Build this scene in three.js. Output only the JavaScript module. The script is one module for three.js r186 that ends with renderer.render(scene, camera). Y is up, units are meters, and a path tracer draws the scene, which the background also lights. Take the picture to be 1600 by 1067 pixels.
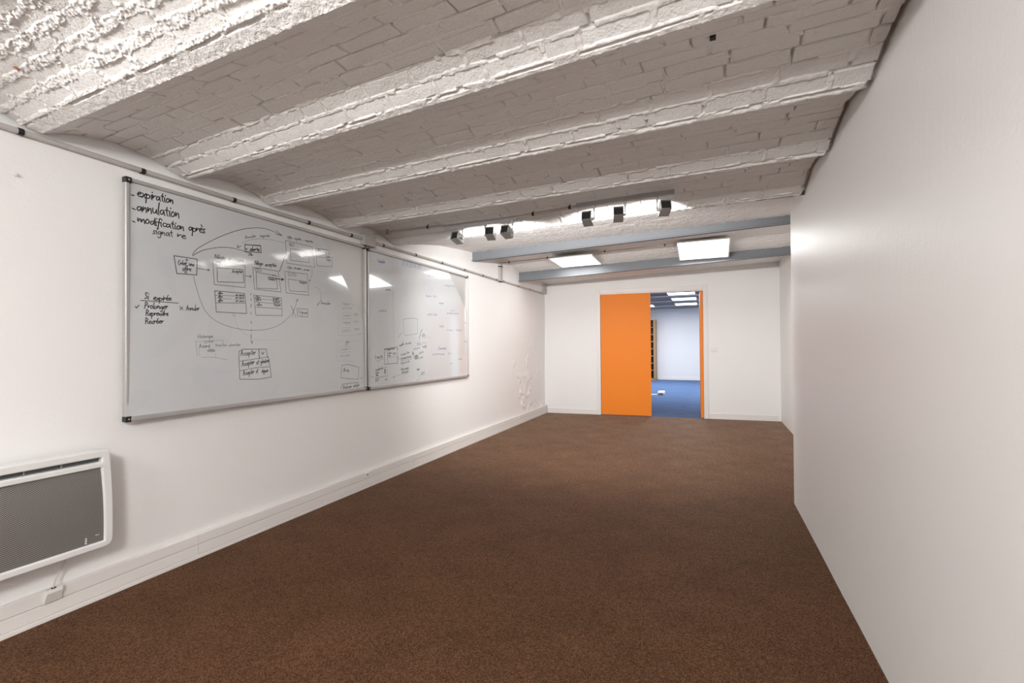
import * as THREE from 'three';
import { RoundedBoxGeometry } from 'three/addons/geometries/RoundedBoxGeometry.js';
import { ConvexGeometry } from 'three/addons/geometries/ConvexGeometry.js';
import { mergeGeometries } from 'three/addons/utils/BufferGeometryUtils.js';
import { RectAreaLightUniformsLib } from 'three/addons/lights/RectAreaLightUniformsLib.js';

// ---------------------------------------------------------------- camera, light levels, exposure
const scene = new THREE.Scene();
scene.background = new THREE.Color(0x05060a);   // a closed basement room: no sky is seen
const camera = new THREE.PerspectiveCamera(2 * Math.atan(533.5 / 720) * 180 / Math.PI, 1600 / 1067, 0.05, 60);
camera.position.set(0, 1.187, 0);
camera.rotation.order = 'YXZ';
const deg = Math.PI / 180;
camera.rotation.set(0.55 * deg, 23.295 * deg, -0.45 * deg);
scene.add(camera);
const renderer = new THREE.WebGLRenderer({ antialias: true });
renderer.toneMapping = THREE.LinearToneMapping;
renderer.toneMappingExposure = 1.33;
renderer.shadowMap.enabled = true;
RectAreaLightUniformsLib.init();
const LIGHT = {
  panel: 8.2, panelUnseen: 79, panelOther: 30,       // radiance of the LED panels: far half of the room, unseen behind the camera, blue room
  spot: 2.9, spotBack: 0.78,                         // candela of the track spots: those in view, the unseen ones overhead
  warm: new THREE.Color().setRGB(1.0, 0.995, 0.985), cool: new THREE.Color().setRGB(0.985, 0.985, 0.98),
};

// ---------------------------------------------------------------- helpers
function rng(seed) { let s = seed | 0; return () => { s = (s + 0x6d2b79f5) | 0; let t = Math.imul(s ^ (s >>> 15), 1 | s); t = (t + Math.imul(t ^ (t >>> 7), 61 | t)) ^ t; return ((t ^ (t >>> 14)) >>> 0) / 4294967296; }; }
const hash = (x, y, s) => { let h = Math.imul(x, 374761393) + Math.imul(y, 668265263) + Math.imul(s, 974634211); h = Math.imul(h ^ (h >>> 13), 1274126177); return ((h ^ (h >>> 16)) >>> 0) / 4294967296; };
function vnoise(x, y, s = 0, per = 0) {   // value noise, 0..1, with an optional period
  const xi = Math.floor(x), yi = Math.floor(y), fx = x - xi, fy = y - yi, u = fx * fx * (3 - 2 * fx), v = fy * fy * (3 - 2 * fy);
  const w = (a) => per ? ((a % per) + per) % per : a;
  const a = hash(w(xi), w(yi), s), b = hash(w(xi + 1), w(yi), s), c = hash(w(xi), w(yi + 1), s), d = hash(w(xi + 1), w(yi + 1), s);
  return a + (b - a) * u + (c - a) * v + (a - b - c + d) * u * v;
}
const fbm = (x, y, s, o = 4) => { let t = 0, a = 0.5, n = 0; for (let i = 0; i < o; i++) { t += a * vnoise(x, y, s + i * 17); n += a; a *= 0.5; x = x * 2.03 + 5.1; y = y * 2.03 + 1.7; } return t / n; };
const lerp = (a, b, t) => a + (b - a) * t, sstep = (a, b, x) => { const t = Math.min(1, Math.max(0, (x - a) / (b - a))); return t * t * (3 - 2 * t); };
const names = new Map();
function numbered(n) { const k = names.get(n) || 0; names.set(n, k + 1); return k ? n + '_' + String(k).padStart(3, '0') : n; }
function shade(o) { o.traverse((m) => { if (m.isMesh) { m.castShadow = true; m.receiveShadow = true; } }); return o; }
function mesh(name, geo, mat, parent) { const m = new THREE.Mesh(Array.isArray(geo) ? mergeGeometries(geo.map(plain)) : geo, mat); m.name = parent ? name : numbered(name); m.castShadow = m.receiveShadow = true; (parent || scene).add(m); return m; }
function plain(g) { const r = g.index ? g.toNonIndexed() : g; for (const k of Object.keys(r.attributes)) if (!['position', 'normal', 'uv'].includes(k)) r.deleteAttribute(k); return r; }
function thing(name, label, category, [x, y, z] = [0, 0, 0], turn = 0, group) { const o = new THREE.Group(); o.name = numbered(name); o.position.set(x, y, z); o.rotation.y = turn; o.userData = { label, category }; if (group) o.userData.group = group; scene.add(o); return o; }
function tag(o, label, category, group) { o.userData = { label, category }; if (group) o.userData.group = group; return o; }
function setting(name, [x, y, z] = [0, 0, 0], turn = 0) { const o = new THREE.Group(); o.name = numbered(name); o.position.set(x, y, z); o.rotation.y = turn; o.userData = { kind: 'structure' }; scene.add(o); return o; }
const structural = (o) => { o.userData = { kind: 'structure' }; return o; };
function box(x0, x1, y0, y1, z0, z1) { const g = new THREE.BoxGeometry(Math.abs(x1 - x0), Math.abs(y1 - y0), Math.abs(z1 - z0)); worldUv(g.translate((x0 + x1) / 2, (y0 + y1) / 2, (z0 + z1) / 2)); return g; }
function rbox(x0, x1, y0, y1, z0, z1, r = 0.003, seg = 2) { const g = new RoundedBoxGeometry(Math.abs(x1 - x0), Math.abs(y1 - y0), Math.abs(z1 - z0), seg, r); worldUv(g.translate((x0 + x1) / 2, (y0 + y1) / 2, (z0 + z1) / 2)); return g; }
function worldUv(g) {   // uv in metres, by the main direction of each normal
  const p = g.attributes.position, n = g.attributes.normal, uv = new Float32Array(p.count * 2);
  for (let i = 0; i < p.count; i++) { const ax = Math.abs(n.getX(i)), ay = Math.abs(n.getY(i)), az = Math.abs(n.getZ(i)); const [u, v] = ax > ay && ax > az ? [p.getZ(i), p.getY(i)] : ay > az ? [p.getX(i), p.getZ(i)] : [p.getX(i), p.getY(i)]; uv[i * 2] = u; uv[i * 2 + 1] = v; }
  g.setAttribute('uv', new THREE.BufferAttribute(uv, 2)); return g;
}
function cyl(a, b, r, seg = 12) { const A = new THREE.Vector3(...a), B = new THREE.Vector3(...b), d = B.clone().sub(A), g = new THREE.CylinderGeometry(r, r, d.length(), seg); g.applyQuaternion(new THREE.Quaternion().setFromUnitVectors(new THREE.Vector3(0, 1, 0), d.clone().normalize())); g.translate(...A.add(B).multiplyScalar(0.5).toArray()); return g; }
function grid(nu, nv, f) {   // a surface of (nu+1) x (nv+1) points f(u, v) -> [x, y, z], uv in metres taken from f's optional 4th and 5th value
  const pos = new Float32Array((nu + 1) * (nv + 1) * 3), uv = new Float32Array((nu + 1) * (nv + 1) * 2), idx = [];
  for (let j = 0, k = 0; j <= nv; j++) for (let i = 0; i <= nu; i++, k++) { const p = f(i / nu, j / nv); pos.set(p.slice(0, 3), k * 3); uv[k * 2] = p[3] ?? p[0]; uv[k * 2 + 1] = p[4] ?? p[2]; if (i < nu && j < nv) idx.push(k, k + 1, k + nu + 1, k + 1, k + nu + 2, k + nu + 1); }
  const g = new THREE.BufferGeometry(); g.setAttribute('position', new THREE.BufferAttribute(pos, 3)); g.setAttribute('uv', new THREE.BufferAttribute(uv, 2)); g.setIndex(idx); g.computeVertexNormals(); return g;
}
// ---------------------------------------------------------------- textures
function dataTex(n, f, metres, srgb) {   // f(x, y) in 0..1 -> grey or [r, g, b]
  const d = new Uint8Array(n * n * 4);
  for (let y = 0, k = 0; y < n; y++) for (let x = 0; x < n; x++, k += 4) { const c = f(x / n, y / n), a = Array.isArray(c) ? c : [c, c, c]; for (let i = 0; i < 3; i++) d[k + i] = Math.max(0, Math.min(255, a[i] * 255)); d[k + 3] = 255; }
  const t = new THREE.DataTexture(d, n, n); t.wrapS = t.wrapT = THREE.RepeatWrapping; t.magFilter = t.minFilter = THREE.LinearFilter; t.repeat.set(1 / metres, 1 / metres); if (srgb) t.colorSpace = THREE.SRGBColorSpace; t.needsUpdate = true; return t;
}
const tile = (x, y, f, s) => vnoise(x * f, y * f, s, f);
const bumpPlaster = dataTex(512, (x, y) => 0.35 * tile(x, y, 6, 1) + 0.25 * tile(x, y, 17, 2) + 0.22 * tile(x, y, 64, 3) + 0.18 * tile(x, y, 160, 4), 1.1);
const bumpRoller = dataTex(512, (x, y) => 0.22 * tile(x, y, 8, 5) + 0.3 * vnoise(x * 60, y * 14, 6, 0) + 0.28 * tile(x, y, 110, 7) + 0.2 * tile(x, y, 220, 8), 0.8);
const bumpBrick = dataTex(512, (x, y) => { const p = tile(x, y, 48, 12); return 0.34 * tile(x, y, 10, 9) + 0.3 * tile(x, y, 60, 10) + 0.26 * tile(x, y, 150, 11) - 0.5 * Math.max(0, p - 0.86) * 5; }, 0.5);
const bumpCarpet = dataTex(1024, (x, y) => 0.5 * tile(x, y, 340, 20) + 0.5 * tile(x, y, 512, 21), 1.6);
const carpetMap = (base, dark, light) => dataTex(1024, (x, y) => {
  const t = 0.55 * tile(x, y, 360, 31) + 0.45 * tile(x, y, 700, 32), m = 0.9 + 0.1 * tile(x, y, 7, 33) + 0.06 * tile(x, y, 40, 34);
  const k = sstep(0.2, 0.8, t), c = k < 0.5 ? base.map((b, i) => lerp(dark[i], b, k * 2)) : base.map((b, i) => lerp(b, light[i], k * 2 - 1));
  return c.map((v) => v * m);
}, 1.15, true);
const mapCarpetBrown = carpetMap([0.33, 0.228, 0.163], [0.215, 0.137, 0.094], [0.425, 0.31, 0.235]);
const mapCarpetSheen = carpetMap([0.84, 0.73, 0.65], [0.6, 0.5, 0.43], [1, 0.9, 0.82]);
const mapCarpetBlue = carpetMap([0.32, 0.415, 0.575], [0.28, 0.37, 0.52], [0.37, 0.47, 0.64]);

const std = (o) => new THREE.MeshStandardMaterial(o), phys = (o) => new THREE.MeshPhysicalMaterial(o);
const lin = (r, g, b) => new THREE.Color().setRGB(r, g, b);
const M = {
  wall: phys({ color: lin(0.85, 0.835, 0.82), roughness: 0.55, bumpMap: bumpPlaster, bumpScale: 0.0012 }),
  wallGloss: phys({ color: lin(0.84, 0.825, 0.81), roughness: 0.4, bumpMap: bumpRoller, bumpScale: 0.0007, specularIntensity: 0.8 }),
  ceiling: phys({ color: lin(0.79, 0.77, 0.745), roughness: 0.7, bumpMap: bumpBrick, bumpScale: 0.004 }),
  ceilingRough: phys({ color: lin(0.87, 0.85, 0.83), roughness: 0.75, bumpMap: bumpPlaster, bumpScale: 0.012 }),
  brick: [0, 1, 2].map((i) => phys({ color: lin(0.795 - i * 0.01, 0.775 - i * 0.01, 0.75 - i * 0.01), roughness: 0.68, bumpMap: bumpBrick, bumpScale: 0.004 })),
  carpetBrown: phys({ map: mapCarpetBrown, color: lin(1.0, 0.96, 0.86), roughness: 0.8, specularIntensity: 0.35, specularColor: lin(1, 0.72, 0.52), sheen: 1.8, sheenRoughness: 0.45, sheenColor: lin(1, 1, 1), sheenColorMap: mapCarpetSheen, bumpMap: bumpCarpet, bumpScale: 0.0016 }),
  carpetBlue: phys({ map: mapCarpetBlue, roughness: 1, specularIntensity: 0.2, sheen: 0.4, sheenColor: lin(0.2, 0.25, 0.35), bumpMap: bumpCarpet, bumpScale: 0.003 }),
  trimWhite: phys({ color: lin(0.8, 0.77, 0.74), roughness: 0.4 }),
  plasticWhite: phys({ color: lin(0.8, 0.775, 0.74), roughness: 0.35 }),
  heater: phys({ color: lin(0.74, 0.735, 0.72), roughness: 0.35, clearcoat: 0.2, clearcoatRoughness: 0.2 }),
  conduit: phys({ color: lin(0.45, 0.425, 0.4), roughness: 0.38 }),
  black: phys({ color: lin(0.012, 0.012, 0.013), roughness: 0.4 }),
  orange: phys({ color: lin(0.91, 0.25, 0.02), roughness: 0.5, specularIntensity: 0.5 }),
  steelBlue: phys({ color: lin(0.2, 0.208, 0.222), roughness: 0.75, specularIntensity: 0.5 }),
  steelDark: phys({ color: lin(0.4, 0.41, 0.45), roughness: 0.45 }),
  aluminium: phys({ color: lin(0.5, 0.49, 0.475), roughness: 0.42, metalness: 0.5 }),
  screw: phys({ color: lin(0.7, 0.7, 0.7), roughness: 0.3, metalness: 1 }),
  trackGrey: phys({ color: lin(0.36, 0.35, 0.345), roughness: 0.45, metalness: 0.2 }),
  spotShell: phys({ color: lin(0.34, 0.325, 0.31), roughness: 0.42, metalness: 0.15 }),
  spotBack: phys({ color: lin(0.02, 0.02, 0.021), roughness: 0.5 }),
  frameWhite: phys({ color: lin(0.82, 0.82, 0.81), roughness: 0.4 }),
  farWall: phys({ color: lin(0.76, 0.77, 0.8), roughness: 0.6, bumpMap: bumpPlaster, bumpScale: 0.002 }),
  wood: phys({ color: lin(0.36, 0.22, 0.115), roughness: 0.55 }),
  woodDark: phys({ color: lin(0.06, 0.04, 0.025), roughness: 0.6 }),
  cableGrey: phys({ color: lin(0.62, 0.59, 0.55), roughness: 0.4 }),
  darkInside: phys({ color: lin(0.1, 0.1, 0.1), roughness: 0.7 }),
  rust: phys({ color: lin(0.32, 0.13, 0.05), roughness: 0.9 }),
  glow: (c, k) => std({ color: lin(0.8, 0.8, 0.8), emissive: c, emissiveIntensity: k, roughness: 0.5 }),
};

// ---------------------------------------------------------------- the room shell
const XL = -2.70, XR = 0.56, XF = 0.985;              // left wall, near right wall, far right wall
const endA = new THREE.Vector3(-2.70, 0, -7.763), endB = new THREE.Vector3(0.985, 0, -8.105), endTurn = Math.atan2(endA.z - endB.z, endB.x - endA.x);
const slab = (pts, y0, y1) => { const s = new THREE.Shape(pts.map(([x, z]) => new THREE.Vector2(x, -z))); const g = new THREE.ExtrudeGeometry(s, { depth: y1 - y0, bevelEnabled: false }); g.rotateX(-Math.PI / 2).translate(0, y0, 0); return worldUv(g); };
structural(mesh('floor', slab([[-2.86, 2.75], [1.14, 2.75], [1.14, -8.12], [-2.86, -7.748]], -0.12, 0), M.carpetBrown));
structural(mesh('floor', slab([[-2.86, -7.748], [1.14, -8.12], [1.14, -16.6], [-2.86, -16.6]], -0.12, 0), M.carpetBlue));

function wallFace(x, z0, z1, out, cell, amp, seed, y1 = 2.62) {   // plaster face at x that looks towards +x (out = 1) or -x (out = -1)
  const nz = Math.round(Math.abs(z1 - z0) / cell), ny = Math.round(y1 / cell);
  return grid(nz, ny, (u, v) => { const z = lerp(z0, z1, u), y = v * y1; return [x + out * amp(z, y, seed), y, z, z, y]; });
}
const wallLeft = setting('wall_left');
mesh('plaster', wallFace(XL, 2.7, -5.4, 1, 0.05, (z, y) => -0.002 + 0.004 * (fbm(z * 1.3, y * 1.3, 40, 3) - 0.5), 0), M.wall, wallLeft);
mesh('damp_plaster', wallFace(XL, -5.4, -7.9, 1, 0.0165, (z, y) => {   // the damp end of the wall, blistered
    const k = sstep(-5.6, -6.4, z) * sstep(1.75, 0.9, y + 0.5 * fbm(z, y, 44, 2) - 0.25), b = fbm(z * 15, y * 15, 42, 3), q = sstep(0.42, 0.6, fbm(z * 3, y * 2.2, 46, 2));
    return -0.002 + 0.004 * (fbm(z * 1.3, y * 1.3, 40, 3) - 0.5) + Math.min(0.0022, -0.009 * k + sstep(-5.4, -5.9, z) * 0.006 * (fbm(z * 5, y * 5, 45, 3) - 0.5) + k * q * 0.05 * Math.max(0, b - 0.45));
  }, 0), M.wall, wallLeft);
mesh('masonry', box(-2.86, XL - 0.03, 0, 2.62, 2.75, -16.6), M.wall, wallLeft);
mesh('plaster', box(XL - 0.02, XL, 0, 2.62, -7.9, -16.6), M.wall, wallLeft);
const wallRight = setting('wall_right');
{
  const face = wallFace(XR, 2.7, -3.985, -1, 0.04, (z, y) => 0.003 * (fbm(z * 1.5, y * 1.5, 50, 3) - 0.3), 0);
  const corner = grid(6, 60, (u, v) => { const a = u * Math.PI / 2, r = 0.03, y = v * 2.62; return [XR + r - r * Math.cos(a), y, -3.985 - r * Math.sin(a), -3.985 - u * 0.05, y]; });
  mesh('plaster', mergeGeometries([plain(face), plain(corner), plain(box(XR + 0.03, XF + 0.1, 0, 2.62, -3.9, -4.015)), plain(box(XR + 0.012, XF + 0.15, 0, 2.62, 2.75, -3.95))]), M.wallGloss, wallRight);
}
const wallRightFar = setting('wall_right_far');
mesh('plaster', mergeGeometries([
  plain(wallFace(XF, -4.0, -8.2, -1, 0.025, (z, y) => 0.002 + 0.012 * sstep(-6, -7, z) * Math.max(0, fbm(z * 5, y * 5, 60, 4) - 0.45) * sstep(2.2, 0.2, y), 0)),
  plain(box(XF + 0.01, 1.14, 0, 2.62, -4.0, -16.6)),
]), M.wall, wallRightFar);
structural(mesh('wall_back', box(XL, XR, 0, 2.62, 2.6, 2.75), M.wall));

// end wall, in its own axes: x along the wall from the left corner, z = 0 its face
const wallEnd = setting('wall_end', endA.toArray(), endTurn);
const D0 = 0.975, D1 = 2.608, DH = 2.07, WT = 0.16;   // door opening
mesh('plaster', [box(-0.1, D0, 0, 2.62, -WT, 0), box(D1, 3.82, 0, 2.62, -WT, 0), box(D0, D1, DH, 2.62, -WT, 0)], M.wall, wallEnd);
const endSetting = (name) => setting(name, endA.toArray(), endTurn);
const casing = endSetting('trim_1');
mesh('casing', rbox(D0 - 0.066, D0, 0, DH + 0.066, -0.002, 0.014), M.trimWhite, casing);
mesh('casing', rbox(D1, D1 + 0.066, 0, DH + 0.066, -0.002, 0.014), M.trimWhite, casing);
mesh('casing', rbox(D0, D1, DH, DH + 0.066, -0.002, 0.013), M.trimWhite, casing);
mesh('head_jamb', box(D0 + 0.002, D1 - 0.002, DH - 0.016, DH + 0.001, -WT, -0.002), M.trimWhite, casing);
mesh('strike_plate', rbox(2.33, 2.43, DH - 0.026, DH - 0.015, -0.06, -0.035, 0.002), M.black, casing);
const door1 = endSetting('door_1'); door1.userData.label = 'closed bright orange flush door leaf in the white end wall';
mesh('leaf', rbox(D0 + 0.004, 1.800, 0.006, DH - 0.004, -0.048, -0.006, 0.002), M.orange, door1);
mesh('latch_edge', rbox(1.796, 1.802, 0.95, 1.15, -0.036, -0.018, 0.001), M.aluminium, door1);
const door2 = endSetting('door_2'); door2.userData.label = 'orange door leaf standing open into the blue room, seen edge on';
{
  const leaf = mesh('leaf', rbox(0, 0.042, 0.006, DH - 0.018, -0.83, 0, 0.002), M.orange, door2);
  leaf.position.set(D1 - 0.044, 0, -0.03); leaf.rotation.y = -0.06;
  for (const y of [0.2, 1.03, 1.82]) mesh('hinge', cyl([D1 - 0.002, y, -0.012], [D1 - 0.002, y + 0.09, -0.012], 0.005, 10), M.aluminium, door2);
}
const bb = (name, a, b) => { const o = endSetting(name); mesh('board', [rbox(a, b, 0, 0.085, 0, 0.012, 0.003), rbox(a, b, 0.085, 0.092, 0, 0.008, 0.002)], M.trimWhite, o); return o; };
bb('baseboard_left', 0.03, D0 - 0.068); bb('baseboard_right', D1 + 0.068, 3.655);

// blue room beyond the door
structural(mesh('wall_far', box(XL, XF, 0, 2.62, -16.42, -16.6), M.farWall));
{ const o = setting('baseboard_far'); mesh('board', rbox(-1.66, XF, 0, 0.1, -16.42, -16.405), M.trimWhite, o); }
structural(mesh('ceiling', box(XL, XF, 2.5, 2.62, -8.3, -16.42), M.farWall));

// ---------------------------------------------------------------- brick vaults
const RL = [2.02, 1.42, 0.81, 0.2, -0.42, -1.03, -1.64, -2.19, -2.81, -3.5], RR = [2.04, 1.46, 0.86, 0.26, -0.36, -0.93, -1.41, -2.07, -2.72, -3.39];
const ridge = (i, x) => lerp(RL[i], RR[i], (x - XL) / (XR - XL));
const YL = 2.128, RISE = 0.068, ROWS = 8;
const strip = [0.03, 0.03, 0.03, 0.03, 0.062, 0.03, 0.028, 0.026, 0.03], lift = [0.006, 0.006, 0.006, 0.006, 0.012, 0.005, 0.005, 0.005, 0.006];
function vaultPoint(i, x, v) {
  const z0 = ridge(i, x), z1 = ridge(i + 1, x), T = z0 - z1, sv = 1 - strip[i] / T, w = v / sv;
  const y = w <= 1 ? YL + lift[i] * w + 4 * RISE * w * (1 - w) : YL + lift[i] * (1 - v) / (1 - sv);
  return new THREE.Vector3(x, y, lerp(z0, z1, v));
}
function vaultFrame(i, x, v) {   // point, outward (downward) normal, along-ridge and across tangents
  const e = 0.004, p = vaultPoint(i, x, v), tv = vaultPoint(i, x, Math.min(1, v + e)).sub(vaultPoint(i, x, Math.max(0, v - e))).normalize(), tx = vaultPoint(i, x + 0.01, v).sub(p).normalize();
  const n = new THREE.Vector3().crossVectors(tx, tv).normalize(); if (n.y > 0) n.negate();
  return { p, n, tx, tv };
}
const FIRST = 3, LAST = 8;         // vaults built brick by brick; those behind the camera are plain
const courses = new Map();          // 'vault_row' -> joint positions along x
for (let i = FIRST; i <= LAST; i++) for (let r = 0; r < ROWS; r++) {
  const R = rng(1000 + i * 50 + r), j = [XL - 0.22 + (r % 2) * 0.112 + (R() - 0.5) * 0.05];
  while (j[j.length - 1] < XR + 0.02) j.push(j[j.length - 1] + 0.222 + (R() - 0.5) * 0.022 - (R() < 0.07 ? 0.1 : 0));
  courses.set(i + '_' + r, j);
}
function mortar(i, x, v, T) {       // height of the mortar surface over the nominal brick face
  const sv = 1 - strip[i] / T, w = v / sv, near = i <= 4, s = v * T;
  const crumb = fbm(x * 55, s * 55, 70 + i, 3) - 0.5, lump = fbm(x * 9, s * 9, 80 + i, 3) - 0.5;
  if (w > 1) return 0.001 + 0.004 * crumb + 0.003 * lump - (Math.abs(w - 1.012) < 0.008 && lump > -0.05 ? 0.009 : 0) + (v > 0.985 ? 0.005 * Math.max(0, crumb + 0.1) : 0);
  const f = w * ROWS, r = Math.min(ROWS - 1, Math.floor(f)), fr = f - r, pitch = T * sv / ROWS, js = courses.get(i + '_' + r);
  let dx = 1; for (const q of js) dx = Math.min(dx, Math.abs(x - q));
  const dz = Math.min(fr, 1 - fr) * pitch, d = Math.min(dx, dz) + 0.006 * (fbm(x * 30, s * 30, 90 + i, 2) - 0.5);
  const proud = near ? 1 : sstep(0.66, 0.82, w + 0.1 * lump);
  if (near) return lerp(0.0042 + 0.009 * crumb + 0.0085 * (vnoise(x * 170, s * 170, 75) - 0.5) + 0.014 * lump, -0.012, sstep(0.011 + 0.024 * Math.max(0, lump + 0.1), 0.021 + 0.024 * Math.max(0, lump + 0.1), d));
  // elsewhere the joints are filled and painted over in places, open cracks in others, with a few holes
  const fill = fbm(x * 6 + 3, s * 13, 110 + i, 3), open = sstep(0.5, 0.56, fill), hole = sstep(0.76, 0.83, vnoise(x * 24, s * 24, 130 + i));
  const flat = lerp(0.0004 + 0.003 * crumb, -0.010, open) - 0.014 * hole, raised = 0.0022 + 0.0085 * crumb + 0.007 * lump - 0.012 * hole;
  const jw = lerp(lerp(0.0085, 0.0028, open), 0.0078 + 0.012 * Math.max(0, lump), proud);
  return lerp(lerp(flat, raised, proud), -0.012, sstep(jw, jw + 0.006, d));
}
const s2 = (v) => v * 0.62;
const ceiling = setting('ceiling');
for (let i = 0; i <= LAST; i++) {
  const cell = i < FIRST ? 0.03 : i === 4 ? 0.0034 : i === 3 ? 0.012 : i === 5 ? 0.005 : i === 6 ? 0.006 : 0.0075;
  const nx = Math.round((XR - XL + 0.04) / cell), nv = Math.round(0.62 / cell);
  const g = grid(nx, nv, (u, v) => {
    const x = lerp(XL - 0.02, XR + 0.02, u), T = ridge(i, x) - ridge(i + 1, x), { p, n } = vaultFrame(i, x, v);
    const wd = Math.min(x - XL, XR - x), h = i < FIRST ? 0 : mortar(i, x, v, T) * Math.min(1, v * 60) - 0.03 * sstep(0.03, 0.012, wd + 0.022 * (fbm(s2(v) * 20, i * 7.3, 140, 2) - 0.5));
    return [p.x + n.x * h, p.y + n.y * h, p.z + n.z * h, x, v * T + i * 0.7];
  });
  mesh('mortar', g, M.ceiling, ceiling);
}
// brick shapes: a slightly uneven face (local +y is the visible side) with rounded arrises
function brickShape(seed) {
  const L = 0.21, W = 0.058, nx = 6, nz = 3, P = [], I = [], U = [];
  const at = (i, k) => { const cx = [0, 0.03, 0.3, 0.5, 0.7, 0.97, 1][i], cz = [0, 0.1, 0.9, 1][k], edge = i === 0 || i === nx || k === 0 || k === nz; const j = (s) => (hash(i, k, seed * 9 + s) - 0.5); const x = (cx - 0.5) * L + j(1) * 0.005, z = (cz - 0.5) * W + j(2) * 0.003; return [x, (edge ? -0.0018 : 0) + j(3) * 0.0014, z]; };
  for (let k = 0; k <= nz; k++) for (let i = 0; i <= nx; i++) { const p = at(i, k); P.push(...p); U.push(p[0] + seed * 0.31, p[2] + seed * 0.17); }
  for (let k = 0; k < nz; k++) for (let i = 0; i < nx; i++) { const a = k * (nx + 1) + i; I.push(a, a + nx + 1, a + 1, a + 1, a + nx + 1, a + nx + 2); }
  const rim = []; for (let i = 0; i <= nx; i++) rim.push(i); for (let k = 1; k <= nz; k++) rim.push(k * (nx + 1) + nx); for (let i = nx - 1; i >= 0; i--) rim.push(nz * (nx + 1) + i); for (let k = nz - 1; k > 0; k--) rim.push(k * (nx + 1));
  const base = P.length / 3; for (const q of rim) { P.push(P[q * 3], -0.022, P[q * 3 + 2]); U.push(U[q * 2], U[q * 2 + 1] + 0.02); }
  rim.forEach((q, n) => { const m = (n + 1) % rim.length; I.push(q, rim[m], base + n, rim[m], base + m, base + n); });
  const g = new THREE.BufferGeometry(); g.setAttribute('position', new THREE.Float32BufferAttribute(P, 3)); g.setAttribute('uv', new THREE.Float32BufferAttribute(U, 2)); g.setIndex(I); g.computeVertexNormals(); return g;
}
const brickShapes = Array.from({ length: 10 }, (_, i) => brickShape(i + 1)), bricks = [];
{
  camera.updateMatrixWorld(); const view = camera.matrixWorld.clone().invert(), R = rng(77);
  for (let i = FIRST; i <= LAST; i++) for (let r = 0; r < ROWS; r++) {
    const j = courses.get(i + '_' + r);
    for (let k = 0; k + 1 < j.length; k++) {
      const x0 = Math.max(j[k], XL + 0.016), x1 = Math.min(j[k + 1], XR - 0.016), len = x1 - x0 - (i === 4 ? 0.011 : 0.007); if (len < 0.03) continue;
      const x = (x0 + x1) / 2, T = ridge(i, x) - ridge(i + 1, x), sv = 1 - strip[i] / T, v = (r + 0.5) / ROWS * sv, { p, n, tx } = vaultFrame(i, x, v), tz = new THREE.Vector3().crossVectors(tx, n).normalize();
      const m = new THREE.Matrix4().makeBasis(tx, n, tz), big = i === 4 ? 2.2 : 0.35;
      m.multiply(new THREE.Matrix4().makeRotationFromEuler(new THREE.Euler((R() - 0.5) * 0.03 * big, 0, (R() - 0.5) * 0.016 * big)));
      m.multiply(new THREE.Matrix4().makeScale(len / 0.21, 1, (T * sv / ROWS - (i === 4 ? 0.0095 : 0.006)) / 0.058));
      const q = p.clone().addScaledVector(n, (R() - 0.45) * 0.0032 * big); m.setPosition(q);
      const c = q.clone().applyMatrix4(view), seen = c.z < -0.1 && Math.abs(c.x / c.z) < 1.2 && Math.abs(c.y / c.z) < 0.84, to = camera.position.clone().sub(q);
      bricks.push({ m, geo: brickShapes[Math.floor(R() * 10)], mat: M.brick[Math.floor(R() * 3)], size: seen ? Math.max(0, n.dot(to.clone().normalize())) * len / to.lengthSq() : -1 });
    }
  }
  bricks.sort((a, b) => b.size - a.size);
  bricks.slice(0, 300).forEach((b, n) => { const o = mesh(n ? 'brick_' + String(n).padStart(3, '0') : 'brick', b.geo, b.mat, ceiling); b.m.decompose(o.position, o.quaternion, o.scale); });
  const rest = mesh('brickwork', mergeGeometries(bricks.slice(300).map((b) => b.geo.clone().applyMatrix4(b.m))), M.brick[1], ceiling); rest.userData.kind = 'stuff';
}
// higher ceiling between the last brick ridge and the end wall: [z left, y left, z right, y right]
const FAR = [[-3.5, 2.128, -3.39, 2.128], [-3.8, 2.2, -3.72, 2.22], [-4.34, 2.29, -4.3, 2.335], [-5.05, 2.352, -5.03, 2.408], [-5.75, 2.415, -5.75, 2.475], [-6.1, 2.405, -6.12, 2.465], [-6.57, 2.318, -6.57, 2.39], [-7.1, 2.315, -7.2, 2.43], [-7.8, 2.272, -8.16, 2.452]];
const farCurve = [0, 1, 2, 3].map((k) => new THREE.CatmullRomCurve3(FAR.map((f) => new THREE.Vector3(f[k], 0, 0)), false, 'catmullrom', 0.35));
mesh('plaster_vault', grid(420, 520, (u, v) => {
  const t = v, [zl, yl, zr, yr] = farCurve.map((c) => c.getPoint(t).x), x = lerp(XL - 0.02, 1.03, u), k = (x - XL) / (XF - XL), z = lerp(zl, zr, k), y = lerp(yl, yr, k);
  const s = z / 0.075, fr = Math.abs(s - Math.round(s)), row = Math.round(s - 0.5), jx = x / 0.225 + (row % 2) * 0.5, fx = Math.abs(jx - Math.round(jx));
  const joint = z < -5.0 ? Math.max(sstep(0.13, 0.02, fr), sstep(0.05, 0.01, fx)) * 0.006 * fbm(x * 8, z * 8, 121, 2) : 0;
  return [x, y + joint - 0.006 * (fbm(x * 26, z * 26, 120, 4) - 0.5) - 0.003 * (fbm(x * 7, z * 7, 124, 2) - 0.5), z, x, z];
}), M.ceilingRough, ceiling);
mesh('slab', box(-2.86, 1.14, 2.62, 2.78, 2.75, -16.6), M.ceilingRough, ceiling);
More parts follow.
